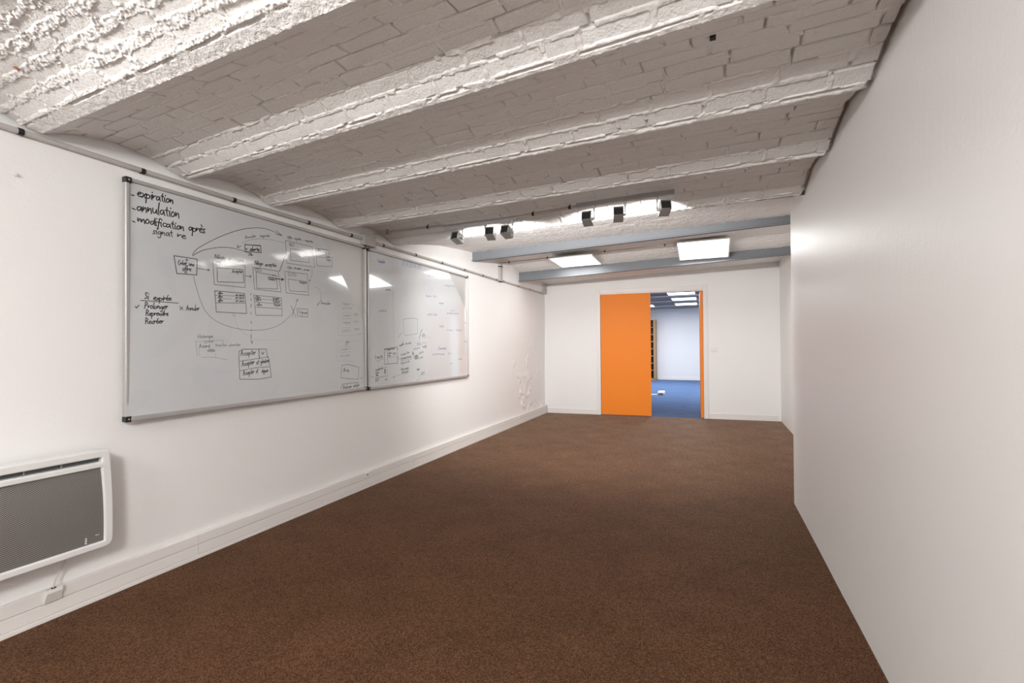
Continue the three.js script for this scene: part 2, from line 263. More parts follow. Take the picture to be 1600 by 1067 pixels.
// rusty wire end that sticks out of the first vault
mesh('wire_end', cyl([-2.275, 2.2, -0.8], [-2.235, 2.176, -0.80], 0.004, 8), M.rust, ceiling);
mesh('dark_hole_plug', box(0.009, 0.027, 2.176, 2.2, -1.632, -1.614), M.black, ceiling);  // solid black block; its colour stands for the shade inside a small square hole

// steel beams
function beam(name, a, b, h, fl, mat) {
  const A = new THREE.Vector3(...a), B = new THREE.Vector3(...b), d = B.clone().sub(A), w = fl / 2, t = 0.009, k = 0.0035, s = new THREE.Shape();
  [[-w, 0], [w, 0], [w, t], [k + 0.006, t + 0.004], [k, t + 0.012], [k, h], [-k, h], [-k, t + 0.012], [-k - 0.006, t + 0.004], [-w, t]].forEach(([x, y], i) => i ? s.lineTo(x, y) : s.moveTo(x, y));
  const g = new THREE.ExtrudeGeometry(s, { depth: d.length(), bevelEnabled: false });
  const X = d.clone().normalize(), Y = new THREE.Vector3(0, 1, 0), Z = new THREE.Vector3().crossVectors(Y, X).normalize(); Y.crossVectors(X, Z);
  g.applyMatrix4(new THREE.Matrix4().makeBasis(Z, Y, X)); g.translate(...a); return structural(mesh(name, worldUv(g), mat));
}
beam('trim_2', [-2.72, 2.239, -5.055], [1.0, 2.334, -5.055], 0.14, 0.056, M.steelBlue).userData.label = 'blue-grey steel ceiling beam nearer the track spots';
beam('trim_3', [-2.72, 2.176, -6.57], [1.0, 2.286, -6.57], 0.16, 0.056, M.steelBlue).userData.label = 'blue-grey steel ceiling beam nearer the orange door';
for (let i = 0; i < 6; i++) beam('trim_' + (4 + i), [-2.72, 2.36, -9.0 - i * 1.45], [1.0, 2.40, -9.0 - i * 1.45], 0.2, 0.16, M.steelDark);

// ---------------------------------------------------------------- whiteboards
// single-stroke handwriting: per letter its advance, then strokes as points (10 = height of a small letter)
const PEN = {
  a: [10, '8 8 4 10 0 5 3 0 7 4 8 10 8 2 10 0'], b: [9, '1 20 0 2 4 0 8 5 5 10 1 7'], c: [8, '8 8 4 10 0 5 4 0 8 2'], d: [10, '8 8 4 10 0 5 3 0 7 4 9 21 8 2 10 0'],
  e: [9, '0 5 7 6 6 10 2 9 0 4 4 0 8 2'], f: [6, '7 19 4 21 3 14 2 -8', '0 10 6 10'], g: [10, '8 8 4 10 0 5 3 1 7 4 8 10 8 -6 4 -9 1 -6'], h: [9, '1 20 0 0 3 9 6 9 7 0'],
  i: [4, '1 10 1 2 3 0', '2 15 2 16'], k: [8, '0 20 0 0', '7 10 1 5 7 0'], l: [4, '1 21 0 3 3 0'], m: [14, '0 10 0 0 3 9 6 9 6 0 9 9 12 9 13 0'], n: [9, '0 10 0 0 3 9 6 9 7 0'],
  o: [9, '4 10 0 6 2 0 7 2 8 8 4 10'], p: [9, '0 10 0 -9', '0 7 4 10 8 6 5 0 0 2'], q: [9, '8 8 4 10 0 5 3 0 7 4 8 10 8 -9'], r: [7, '0 10 0 0 2 8 6 9'], s: [7, '6 9 2 10 1 6 6 3 3 0 0 1'],
  t: [7, '3 17 2 2 6 0', '0 11 6 11'], u: [9, '0 10 0 3 3 0 6 3 7 10 7 2 9 0'], v: [8, '0 10 3 0 7 10'], x: [9, '0 10 3 8 5 2 8 0', '8 10 4 6 0 0'], y: [8, '0 10 3 2', '7 10 2 -9'],
  '1': [5, '0 16 3 20 3 0'], '-': [7, '0 6 5 6'],
  A: [12, '0 0 5 20 9 0', '2 8 8 8'], C: [11, '10 17 5 20 0 10 4 0 10 3'], D: [12, '0 0 0 20', '0 20 8 18 9 8 0 0'], E: [10, '8 20 0 20 0 0 8 0', '0 10 6 10'], H: [12, '0 20 0 0', '9 20 9 0', '0 10 9 10'], I: [4, '1 20 1 0'],
  N: [12, '0 0 0 20', '0 20 9 0', '9 0 10 21'], O: [12, '5 20 0 12 3 0 9 5 8 17 5 20'], P: [10, '0 0 1 20', '1 20 8 18 6 10 1 9'], R: [11, '0 0 0 20', '0 20 8 17 5 10 0 10', '3 10 9 0'], S: [10, '8 18 3 20 0 15 7 7 5 0 0 2'],
  T: [10, '0 20 9 20', '5 20 4 0'], V: [10, '0 20 4 0 9 20'],
};
const ACCENT = { 'é': ['e', '3 13 6 17'], 'è': ['e', '3 17 6 13'] };
function penStroke(g, pts, smooth) {
  g.beginPath(); g.moveTo(...pts[0]);
  if (!smooth || pts.length < 3) for (const p of pts.slice(1)) g.lineTo(...p);
  else { for (let i = 1; i < pts.length - 1; i++) { const p = pts[i], q = pts[i + 1], e = i === pts.length - 2; g.quadraticCurveTo(p[0], p[1], e ? q[0] : (p[0] + q[0]) / 2, e ? q[1] : (p[1] + q[1]) / 2); } }
  g.stroke();
}
const pairs = (s) => { const a = s.trim().split(/\s+/).map(Number), o = []; for (let i = 0; i + 1 < a.length; i += 2) o.push([a[i], a[i + 1]]); return o; };
function inkTexture(W, H, ink, seed, shift) {   // W x H in millimetres
  const k = 2048 / W, cv = document.createElement('canvas'); cv.width = 2048; cv.height = Math.round(H * k);
  const g = cv.getContext('2d'), R = rng(seed); g.fillStyle = 'rgb(203,205,206)'; g.fillRect(0, 0, cv.width, cv.height);
  for (let i = 0; i < 26; i++) { g.fillStyle = `rgba(120,122,128,${0.012 + 0.015 * R()})`; g.beginPath(); g.ellipse(R() * cv.width, R() * cv.height, 60 + R() * 240, 30 + R() * 80, R() * 3, 0, 7); g.fill(); }   // wiped-off marker
  g.scale(k, k); g.translate(shift, 0); g.lineCap = g.lineJoin = 'round';
  for (const row of ink.trim().split('\n')) {
    const f = row.split('|'), blue = f[f.length - 1] === 'b', set = (w, a) => { g.lineWidth = +w * 1.1; g.strokeStyle = blue ? `rgba(48,66,135,${a})` : `rgba(14,14,16,${a})`; };
    if (f[0] === 'l') { set(f[2], f[3]); penStroke(g, pairs(f[1]).map(([x, y]) => [x + (R() - 0.5) * 1.5, y + (R() - 0.5) * 1.5]), f[4] === 's'); continue; }
    const [x0, y0, x1, y1] = f[2].split(' ').map(Number), h = +f[3] * 0.092, chars = [...f[1]]; set(f[4], f[5]);
    let total = 0; for (const c of chars) total += c === ' ' ? 6 : (PEN[ACCENT[c]?.[0] ?? c] ?? PEN.n)[0];
    const L = Math.hypot(x1 - x0, y1 - y0), ux = (x1 - x0) / L, uy = (y1 - y0) / L, sx = L / total; let at = 0;
    for (const c of chars) {
      if (c === ' ') { at += 6; continue; }
      const gl = PEN[ACCENT[c]?.[0] ?? c] ?? PEN.n, strokes = gl.slice(1); if (ACCENT[c]) strokes.push(ACCENT[c][1]);
      const up = (R() - 0.5) * 1.6, slant = 0.1 + (R() - 0.5) * 0.1, tall = 0.92 + R() * 0.16;
      for (const s of strokes) penStroke(g, pairs(s).map(([px, py]) => { const a = (at + px) * sx + py * slant * h, b = (py * tall + up) * h; return [x0 + ux * a + uy * b * 0.2, y0 + uy * a - b]; }), !'AEHINTV1'.includes(c));
      at += gl[0];
    }
  }
  const t = new THREE.CanvasTexture(cv); t.colorSpace = THREE.SRGBColorSpace; t.anisotropy = 8; return t;
}
const INK1 = `
l|14 81 24 82|5|0.9|
l|17 149 29 151|5|0.9|
l|18 213 27 215|5|0.9|
t|expiration|39 82 213 70|27|5|0.95|
t|annulation|35 156 244 140|31|5|0.95|
t|modification|40 214 268 204|25|5|0.95|
t|après|289 200 384 193|27|5|0.95|
t|signat|108 257 207 251|22|4|0.75|
t|re|231 251 279 249|22|4.5|0.85|
l|212 353 336 350 332 440 226 446 212 353|3.4|0.85|
l|272 365 287 363|2.6|0.85|
l|279 356 279 372|2.6|0.85|
t|Créer|231 400 279 394|16|3|0.9|
t|une|291 395 320 392|14|3|0.9|
t|offre|255 428 303 422|16|3.2|0.9|
l|334 401 405 401|2.6|0.8|
l|395 397 406 401 395 407|2.6|0.8|
l|310 330 326 300 354 275 413 232 482 186 604 117 736 74 824 72 908 89|2.6|0.85|s
l|866 65 911 90 860 92|2.6|0.9|
l|312 335 351 301 417 272 501 248 582 244 646 252 686 265|2.6|0.85|s
l|664 251 686 265 657 268|4|0.9|
t|Annuler|634 171 713 143|11|2.2|0.75|
t|expirée|741 137 815 120|11|2.2|0.75|
l|942 136 885 134 830 136 783 141 743 147 710 156 677 168 645 182 613 203|1.6|0.55|s
l|585 219 582 236 606 222|3|0.85|
l|632 207 743 192 749 237 634 250 632 207|4|0.85|
l|632 207 743 193|4|0.85|
t|v|637 244 650 241|12|3.5|0.9|
t|alerte|666 240 738 229|14|4|0.9|
t|Négo|440 330 498 323|15|3.6|0.9|
t|en|522 324 547 322|13|3|0.9|
t|cours|566 321 623 320|14|3.2|0.9|
l|425 342 632 337 631 477 434 482 425 342|2.6|0.8|
l|446 347 484 343 488 357 448 362 446 347|3.2|0.85|
l|458 349 464 353 471 346|3|0.85|
l|450 380 618 366 623 447 453 464 450 380|3|0.85|
t|Accepter|545 396 616 388|12|2.8|0.9|
l|632 404 673 401|2.6|0.8|
l|663 394 674 401 663 409|2.6|0.8|
l|436 518 627 514 639 638 445 641 436 518|3|0.85|
l|440 544 626 532|2|0.8|
l|450 562 537 557|2|0.7|
l|559 555 623 551|2|0.7|
l|443 588 628 574|2.4|0.8|
t|offre|455 535 484 533|7|2.6|0.9|
t|offre|455 556 484 553|7|2.6|0.9|
t|offre|455 579 484 576|8|2.6|0.9|
t|en cours|567 533 623 530|7|2.6|0.9|
t|en cours|567 550 623 546|7|2.6|0.9|
t|en cours|567 570 623 567|7|2.6|0.9|
t|Négo|700 323 760 317|15|3.6|0.9|
t|acceptée|774 320 864 311|15|3.2|0.9|
l|685 341 875 338 899 477 695 479 685 341|2.6|0.8|
l|708 369 862 371 870 459 713 472 708 369|2.6|0.85|
l|701 346 743 342 746 359 705 362 701 346|2.4|0.85|
l|715 349 722 355 729 347|2.4|0.85|
l|797 387 853 385 853 404 800 405 797 387|2.4|0.85|
t|Refus|806 402 847 400|9|2.4|0.85|
l|829 378 841 369 862 371|2|0.8|
l|853 393 920 388|4.5|0.95|
l|902 381 921 388 901 397 921 388|4.5|0.95|
l|887 339 934 227|4|0.9|
l|920 243 934 226 935 245|4|0.9|
l|690 518 899 516 904 637 703 646 690 518|2.6|0.8|
l|692 540 899 535|2|0.75|
l|697 562 902 558|2|0.75|
l|700 594 901 590|2.2|0.8|
t|offre|699 535 739 533|8|2.6|0.9|
t|offre|703 553 743 550|9|2.6|0.9|
t|offre|709 583 749 581|9|2.6|0.9|
t|Accepté|832 534 883 530|10|2.6|0.9|
t|Refusé|835 553 886 550|9|2.6|0.9|
t|Refusé|841 576 892 573|10|2.6|0.9|
l|671 510 669 520|3|0.85|
l|671 542 669 555|3|0.85|
l|671 577 669 597|3|0.85|
l|670 629 669 643|3|0.85|
l|670 685 669 700|3|0.85|
l|670 737 669 747|3|0.85|
l|670 767 668 792|3|0.85|
l|664 801 674 825 680 811|3|0.9|
l|315 452 326 499 343 559 365 615 386 651 431 692 502 721 576 737 680 744 793 734 883 702 952 651 997 605 1020 557 1036 509|2|0.72|s
l|1025 529 1036 509 1042 528|2.6|0.85|
l|978 563 1020 645|2.6|0.8|
l|989 642 1004 583|2.6|0.8|
l|1032 578 1125 577 1124 633 1032 632 1032 578|2.6|0.85|
t|Signer|1043 610 1123 613|11|2.6|0.9|
l|940 116 1177 116 1199 261 947 273 940 116|2.6|0.8|
l|976 163 1135 158 1147 235 983 246 976 163|2.4|0.8|
l|970 129 1009 124 1011 142 973 147 970 129|2.4|0.85|
t|e|979 141 991 140|8|2.4|0.85|
t|Offre|954 101 999 94|10|2.2|0.85|
t|signée|1015 94 1076 89|11|2.2|0.85|
l|1086 87 1100 86|2|0.8|
t|expirée|1111 87 1185 83|10|2.2|0.8|
l|1069 200 1082 187 1110 182 1131 188 1129 200 1107 210 1080 211 1069 200|2|0.85|s
t|Signer|1076 205 1126 196|9|2.2|0.85|
t|refus|1101 175 1131 173|9|2.2|0.85|
l|1209 118 1381 103 1372 231 1221 246 1209 118|2.6|0.8|
l|1214 181 1317 172|2|0.75|
t|offre|1219 138 1259 132|9|2.2|0.85|
l|1298 134 1309 121 1353 113 1364 123 1352 137 1309 143 1298 134|2|0.85|s
t|en cr|1305 140 1354 131|10|2.2|0.85|
t|Refus|1313 169 1356 164|10|2.4|0.85|
t|Refus|1317 194 1362 189|11|2.4|0.85|
t|Offre|950 309 995 305|10|2.2|0.85|
t|étudiée|1008 304 1072 299|9|2.2|0.85|
l|1079 298 1090 298|2|0.8|
t|en cours|1096 300 1147 297|9|2.2|0.85|
l|929 332 1127 323 1137 475 939 478 929 332|2.6|0.8|
l|1123 380 956 380 968 462 1123 451|2.4|0.8|
l|956 340 982 335 985 353 959 359 956 340|2.4|0.85|s
l|993 337 1019 331 1030 348 999 355 993 337|2.4|0.85|s
t|Accepter|1056 397 1121 395|11|2.4|0.9|
l|1171 274 1174 302 1164 344 1145 372|2|0.75|s
l|1147 360 1144 374 1155 367|2|0.8|
l|1198 409 1228 408 1249 429 1258 466 1254 503|1.8|0.5|s
l|1251 498 1239 521 1218 543 1225 523|2.6|0.8|
t|Annuler|1253 531 1352 525|12|2.6|0.8|
t|Si|68 601 88 601|20|3.8|0.95|
t|expirée|109 604 199 596|17|3.8|0.95|
l|51 609 232 607|3|0.9|
l|26 641 31 649 43 633|3.6|0.95|
t|Prolonger|68 649 180 644|18|3.6|0.95|
l|239 625 256 642|3|0.85|
l|256 625 241 644|3|0.85|
t|Annuler|272 645 347 640|16|3|0.9|
t|Reprendre|74 686 182 680|17|3.6|0.95|
t|Recréer|72 728 157 722|17|3.6|0.95|
t|Historique|335 799 424 792|13|2.2|0.5|
l|323 815 483 806 481 823|1.8|0.4|
l|325 815 331 895|1.8|0.4|
l|342 847 344 898|1.6|0.3|
t|Accord|342 851 403 850|13|2.2|0.6|
t|créé|369 826 427 821|11|2|0.4|
l|387 868 397 858 432 862 436 873 404 877 387 868|2|0.5|s
t|créer|394 873 431 873|10|2|0.5|
t|transition|436 844 508 843|11|2|0.42|
t|automatique|516 845 595 840|12|2|0.4|
l|356 904 432 907 508 924|1.8|0.4|
l|436 883 438 908|1.6|0.3|
l|659 784 597 751 569 714 554 646|1.5|0.28|s
l|542 660 552 645 564 658|1.8|0.4|
l|659 789 708 802 870 803|1.4|0.22|
l|583 875 612 861 779 862 784 912 791 913 804 977 811 1047 715 1055 588 1045 583 875|3|0.85|
l|590 935 698 924 785 915|2.6|0.8|
l|591 995 697 981 799 978|2.6|0.8|
l|722 864 726 923|4.2|0.95|
l|741 880 750 897 761 880|4|0.95|
t|Accepter|594 903 702 896|19|3.2|0.85|
t|Accepter|602 968 690 956|17|3.6|0.9|
t|et|703 961 723 959|18|3.4|0.9|
t|générer|733 955 799 949|16|3.6|0.92|
t|Accepter|610 1025 687 1016|17|3.2|0.9|
t|et|699 1016 715 1014|18|3.2|0.9|
t|signer|741 1015 790 1014|16|3.6|0.9|
l|1452 1096 1464 998 1525 991 1660 1023 1653 1120 1452 1096|2.4|0.85|
t|Avis|1480 1051 1545 1053|16|3.2|0.95|
l|1677 1114 1704 1112|3|0.9|
l|1446 1198 1463 1147 1647 1145 1659 1175|2.6|0.9|
t|Refuser|1477 1186 1576 1183|15|3|0.95|
t|négo|1591 1182 1665 1177|16|3|0.95|
l|1467 524 1445 531 1429 761 1643 755|1.6|0.22|
l|1574 502 1700 513|1.6|0.22|
t|Négo|1483 517 1563 511|12|2|0.35|
t|prix en|1483 550 1591 542|11|2|0.35|
l|1472 579 1591 575 1585 621 1472 623 1472 579|1.6|0.22|
t|accept|1485 609 1568 603|11|2|0.35|
l|1477 631 1573 626 1573 668 1477 669 1477 631|1.6|0.22|
t|refuser|1488 663 1567 660|11|2|0.35|
t|offre|1609 594 1669 590|11|2|0.35|
t|refus|1597 653 1668 647|11|2|0.28|
l|1466 700 1573 695 1573 730 1466 736 1466 700|1.6|0.22|
t|accord|1477 728 1555 722|10|2|0.3|
t|signé|1608 712 1677 708|11|2|0.42|
l|1655 749 1680 748 1704 737|2.4|0.5|
l|1515 801 1416 804 1410 960 1606 971|1.6|0.22|
l|1572 800 1669 804 1673 816|1.6|0.22|
t|offre|1509 821 1555 819|12|2.2|0.5|
t|p1|1509 839 1532 837|11|2.2|0.4|
l|1443 853 1560 847 1560 893 1443 895 1443 853|1.6|0.3|
t|accept|1461 879 1540 874|11|2|0.35|
t|envoyer|1450 929 1560 926|11|2|0.35|
l|1221 451 1574 399 1595 528|1.4|0.12|
l|1407 543 1354 610 1263 665|1.4|0.14|
`;
const INK2 = `
t|Template|139 100 237 92|16|4|0.85|b
t|DE RESERVATION|494 73 808 60|25|3.6|0.5|b
t|Détail|929 117 1051 104|17|3.6|0.55|b
t|texte|885 333 985 325|14|3|0.5|b
t|titre|1014 324 1083 319|14|3|0.35|b
t|image|1136 385 1227 379|14|3|0.6|b
t|date liste|905 519 1093 513|13|3|0.5|b
t|prix|1385 447 1472 443|14|3|0.4|b
t|produit panier|1295 483 1560 473|14|3|0.5|b
t|total|1133 635 1224 634|14|3|0.65|b
t|livraison|1292 671 1429 670|14|3|0.4|b
t|retour|1482 666 1639 665|15|3|0.55|b
t|liste|984 935 1047 938|13|3|0.4|b
t|commande|1047 930 1226 938|14|3|0.5|b
t|fin|1305 932 1395 936|14|3|0.5|b
t|note|1529 999 1620 1003|15|3|0.55|b
t|ok|1345 1043 1404 1047|14|3|0.5|b
t|catégorie prix|1245 180 1561 150|14|3|0.5|b
t|date|1593 139 1693 130|15|3|0.5|b
t|prix|1627 259 1735 251|15|3|0.5|b
t|nom|1694 573 1753 572|15|3|0.4|b
t|code|1691 796 1757 797|16|3|0.5|b
t|galerie|146 531 248 527|12|3|0.5|b
t|client|168 277 262 268|11|3|0.5|b
t|adresse|239 336 315 330|12|3|0.55|b
t|Données|1106 880 1265 875|17|3.4|0.8|b
l|264 267 307 267 337 295 341 329 345 804|2|0.5|
l|1610 167 1614 641|1.8|0.2|
l|178 187 493 139|1.6|0.12|
l|489 583 620 565 725 567 723 713 511 739 489 583|2.6|0.55|
l|210 862 394 846 400 996 209 999 210 862|4|0.75|
l|251 892 255 996|4|0.7|
l|264 940 388 932|2.6|0.6|
l|383 934 385 995|2.6|0.6|
l|215 867 360 859|5|0.7|
t|page titre|251 876 359 867|12|3|0.8|
t|menu|265 909 307 905|11|3|0.7|
l|330 903 371 900 371 912 332 914 330 901|4|0.75|
t|nom|264 931 292 929|11|3.4|0.8|
t|1 texte|82 952 185 937|16|3.4|0.75|
l|99 969 192 947|2.6|0.6|
t|modèle|426 845 499 827|18|3|0.68|
t|de page|519 824 614 810|12|3|0.68|
t|image liée|447 929 581 905|13|3|0.68|
t|commentaire|447 968 608 949|14|3|0.68|
t|réponse|442 1011 586 993|18|3|0.68|
t|titre produit|446 1069 564 1059|16|3|0.68|
t|description|454 1097 559 1090|16|3|0.68|
t|bloc|657 876 757 861|12|3|0.68|
t|lien|629 924 657 918|19|3|0.68|
t|photo|740 923 826 905|16|3|0.68|
t|vidéo|662 954 728 949|19|3|0.68|
t|texte|667 970 734 967|14|3|0.68|
t|prix|756 963 812 956|13|3|0.68|
t|Avis|713 838 775 828|22|3|0.68|
t|note|817 858 874 850|19|3|0.68|
t|ok|799 745 861 740|20|3|0.68|
t|galerie|84 1058 186 1040|18|3|0.68|
t|nom|90 1081 133 1076|13|3|0.68|
t|date|94 1099 120 1097|12|3|0.68|
t|fin|201 1064 227 1060|17|3|0.68|
t|ok|201 1085 228 1081|17|3|0.68|
t|liste|83 1146 128 1138|16|3|0.68|
t|no|212 1144 237 1141|15|3|0.68|
t|étape|699 1081 750 1075|14|3|0.68|
t|lot|777 1127 830 1119|19|3|0.68|
l|437 952 611 933 618 962 442 977 437 952|2.6|0.55|
l|431 1058 564 1048 569 1088 446 1109|2.2|0.45|
l|747 759 770 735 782 695 805 671|5|0.75|
l|753 768 758 795|3|0.5|
l|414 757 434 738 475 703|3.4|0.55|
l|817 708 857 727 863 751 816 751 814 711|2.4|0.5|
l|804 805 874 804 874 862 806 841 804 805|2.6|0.5|
l|651 931 725 933 728 954 656 954 651 931|3|0.65|
l|389 858 420 864|2.6|0.6|
l|398 937 422 966|2.6|0.6|
l|86 1045 245 1022 244 1152|2.6|0.5|
l|81 1115 240 1102|3.2|0.65|
l|82 1066 85 1152|2.2|0.35|
l|35 1103 60 1100|3|0.7|
l|324 1122 436 1104|2.6|0.5|
l|340 1114 321 1122 343 1130|3|0.65|
l|692 1176 743 1173 743 1124|2.4|0.5|
l|760 1128 836 1102 835 1129 777 1131|2.2|0.45|
l|893 740 960 758|2.2|0.3|
l|450 1143 453 1168|1.8|0.25|
`;
function whiteboard(label, y0, y1, z0, z1, tex, bow, tilt, turn) {   // axes of the board: x along the wall to the right, y up, z out of the wall
  const W = Math.abs(z1 - z0), H = y1 - y0, b = thing('whiteboard', label, 'whiteboard', [XL + 0.004 + W * turn, y0, z0], Math.PI / 2 + turn);
  const mat = phys({ map: tex, roughness: 0.1, clearcoat: 1, clearcoatRoughness: 0.03, specularIntensity: 0.9 });
  // the sheet bows a little, as such boards do
  const sheet = grid(60, 24, (u, v) => [u * W, v * H, 0.016 + bow * (0.4 - u * u) + tilt * (v - 0.5) * H, u, v]);
  mesh('writing_surface', sheet, mat, b);
  mesh('back_panel', box(0.004, W - 0.004, 0.004, H - 0.004, 0, 0.006), M.aluminium, b);
  const f = 0.019, d = 0.03;
  mesh('frame_bar', rbox(0, f, 0.02, H - 0.02, 0, d, 0.006, 3), M.aluminium, b); mesh('frame_bar', rbox(W - f, W, 0.02, H - 0.02, 0, d, 0.006, 3), M.aluminium, b);
  mesh('frame_bar', rbox(0.02, W - 0.02, H - f, H, 0, d, 0.006, 3), M.aluminium, b); mesh('frame_bar', rbox(0.02, W - 0.02, 0, 0.026, 0, d + 0.004, 0.006, 3), M.aluminium, b);
  for (const [x, y] of [[0, 0], [W, 0], [0, H], [W, H]]) {
    const sx = x ? -1 : 1, sy = y ? -1 : 1, c = mesh('corner_cap', rbox(x - sx * 0.002, x + sx * 0.028, y - sy * 0.002, y + sy * 0.028, 0, d + 0.003, 0.005, 3), M.black, b);
    mesh('screw', cyl([x + sx * 0.013, y + sy * 0.013, d + 0.001], [x + sx * 0.013, y + sy * 0.013, d + 0.0045], 0.0042, 12), M.screw, c);
  }
  return b;
}
whiteboard('large whiteboard nearer the heater, covered with black flow-chart boxes and handwritten lists', 0.826, 2.041, -1.331, -3.095, inkTexture(1764, 1215, INK1, 5, 19), 0.018, -0.013, 0.012);
whiteboard('large whiteboard farther from the heater, with faint blue words and small sketches low down', 0.821, 2.031, -3.112, -4.877, inkTexture(1765, 1210, INK2, 6, 4), 0.013, -0.013, 0);

// ---------------------------------------------------------------- panel heater, its cable and outlet
{
  const z0 = -0.45, z1 = -1.252, y0 = 0.272, y1 = 0.722, W = z0 - z1, H = y1 - y0;
  const h = thing('wall_heater', 'white electric panel heater with a grey perforated grille on the left wall', 'heater', [XL, y0, z0], Math.PI / 2);   // x to the right along the wall, z out of it
  const s = new THREE.Shape(), r = 0.03; s.moveTo(r, 0); s.lineTo(W - r * 1.3, 0); s.quadraticCurveTo(W, 0, W, r * 1.3); s.quadraticCurveTo(W + 0.004, H * 0.5, W - 0.012, H - r * 0.6); s.quadraticCurveTo(W - 0.014, H, W - 0.05, H); s.lineTo(r, H); s.quadraticCurveTo(0, H, 0, H - r); s.lineTo(0, r); s.quadraticCurveTo(0, 0, r, 0);
  const hole = (a, b, c, d, e = 0) => { const p = new THREE.Path(); p.moveTo(a, c); p.lineTo(a, d); p.lineTo(b - e, d); p.quadraticCurveTo(b + 0.004, (c + d) / 2, b, c); p.closePath(); s.holes.push(p); };
  const gx0 = 0.04, gx1 = W - 0.034, gy0 = 0.03, gy1 = 0.369, sy0 = 0.396, sy1 = 0.415;
  hole(gx0, gx1, gy0, gy1, 0.012); hole(0.05, W - 0.046, sy0, sy1);
  const g = new THREE.ExtrudeGeometry(s, { depth: 0.045, bevelEnabled: true, bevelThickness: 0.01, bevelSize: 0.006, bevelSegments: 4, bevelOffset: -0.006, curveSegments: 16 }); g.translate(0, 0, 0.062);
  mesh('casing', g, M.heater, h);
  const perf = dataTex(128, (x, y) => { let m = 1; for (const [cx, cy] of [[0.25, 0.25], [0.75, 0.75]]) for (const ox of [-1, 0, 1]) for (const oy of [-1, 0, 1]) m = Math.min(m, Math.hypot(x - cx - ox, y - cy - oy)); const k = sstep(0.2, 0.26, m); return [lerp(0.07, 0.6, k), lerp(0.07, 0.59, k), lerp(0.068, 0.57, k)]; }, 0.008, true);
  const gr = mesh('grille', grid(24, 12, (u, v) => { const w = Math.sin(u * Math.PI), e = lerp(gx1 + 0.001, gx1 - 0.011, v) + 0.004; const x = lerp(gx0 - 0.002, e, u), y = lerp(gy0 - 0.002, gy1 + 0.002, v); return [x, y, 0.106 + 0.006 * Math.sin(v * Math.PI) * Math.min(1, w * 4), x, y]; }), phys({ map: perf, roughness: 0.42, metalness: 0.25 }), h);
  gr.userData.label = 'grey perforated metal front grille';
  mesh('louver_back', box(0.045, W - 0.04, sy0 - 0.005, sy1 + 0.005, 0.07, 0.088), M.darkInside, h);
  for (const x of [0.14, 0.28, 0.42, 0.5, 0.62]) mesh('louver_rib', box(x, x + 0.004, sy0 - 0.002, sy1 + 0.002, 0.086, 0.095), M.trackGrey, h);
  for (const x of [0.12, W - 0.2]) mesh('bracket', box(x, x + 0.04, 0.08, 0.36, 0, 0.06), M.darkInside, h);
  // small pale print at the foot of the grille
  for (const [x, w, y, e, z] of [[0.105, 0.007, 0.008, 0.008, 0.1095], [0.105, 0.007, 0.019, 0.008, 0.111], [0.105, 0.007, 0.03, 0.005, 0.1115], [0.068, 0.014, 0.034, 0.003, 0.1118]]) mesh('marking', box(W - x, W - x + w, gy0 + y, gy0 + y + e, z, z + 0.001), M.plasticWhite, h).userData.label = 'tiny pale printed marking';
  const c = new THREE.CatmullRomCurve3([[W - 0.14, 0.03, 0.05], [W - 0.143, -0.015, 0.05], [W - 0.163, -0.07, 0.036], [W - 0.182, -0.115, 0.038], [W - 0.185, -0.138, 0.042]].map((p) => new THREE.Vector3(...p)));
  mesh('power_cable', new THREE.TubeGeometry(c, 30, 0.0028, 8), M.cableGrey, h);
}
// trunking along the foot of the left wall
{
  const t = thing('cable_trunking', 'long white cable trunking along the foot of the left wall', 'trunking', [XL, 0, 0]);
  const run = (y0, y1, d, z0, z1) => rbox(0.0005, d, y0, y1, z0, z1, 0.002);
  mesh('skirting_board', run(0, 0.0205, 0.031, 2.55, -7.742), M.trimWhite, t);
  const joints = [2.55, 0.4, -1.7, -3.75, -5.72, -7.742];
  for (let i = 0; i < 5; i++) { mesh('lower_cover', run(0.022, 0.0775, 0.027, joints[i], joints[i + 1] + 0.0015), M.trimWhite, t); mesh('upper_cover', run(0.0795, 0.133, 0.0275, joints[i], joints[i + 1] + 0.0015), M.trimWhite, t); }
  mesh('end_cap', rbox(0.0005, 0.034, 0, 0.137, -7.742, -7.752, 0.003), M.conduit, t);
}
function cableOutlet(label, z, k = 1) {
  const o = thing('cable_outlet', label, 'outlet', [XL + 0.0285, 0.08, z]), P = [];
  for (const [x, y, s] of [[0, 0, 0.031], [0, 0.062, 0.031], [0.022, 0.06, 0.029], [0.024, 0.046, 0.026], [0.006, 0.001, 0.03]]) P.push(new THREE.Vector3(x * k, y * k, s * k), new THREE.Vector3(x * k, y * k, -s * k));
  const g = new ConvexGeometry(P); worldUv(g); mesh('cover', g, M.plasticWhite, o);
  mesh('opening', cyl([0.012 * k, 0.0605 * k, 0], [0.012 * k, 0.0628 * k, 0], 0.009 * k, 16), M.black, o); mesh('screw', cyl([0.014 * k, 0.0605 * k, 0.019 * k], [0.014 * k, 0.0632 * k, 0.019 * k], 0.0035 * k, 10), M.screw, o);
  return o;
}
cableOutlet('white cable outlet on the trunking right under the panel heater', -1.068);
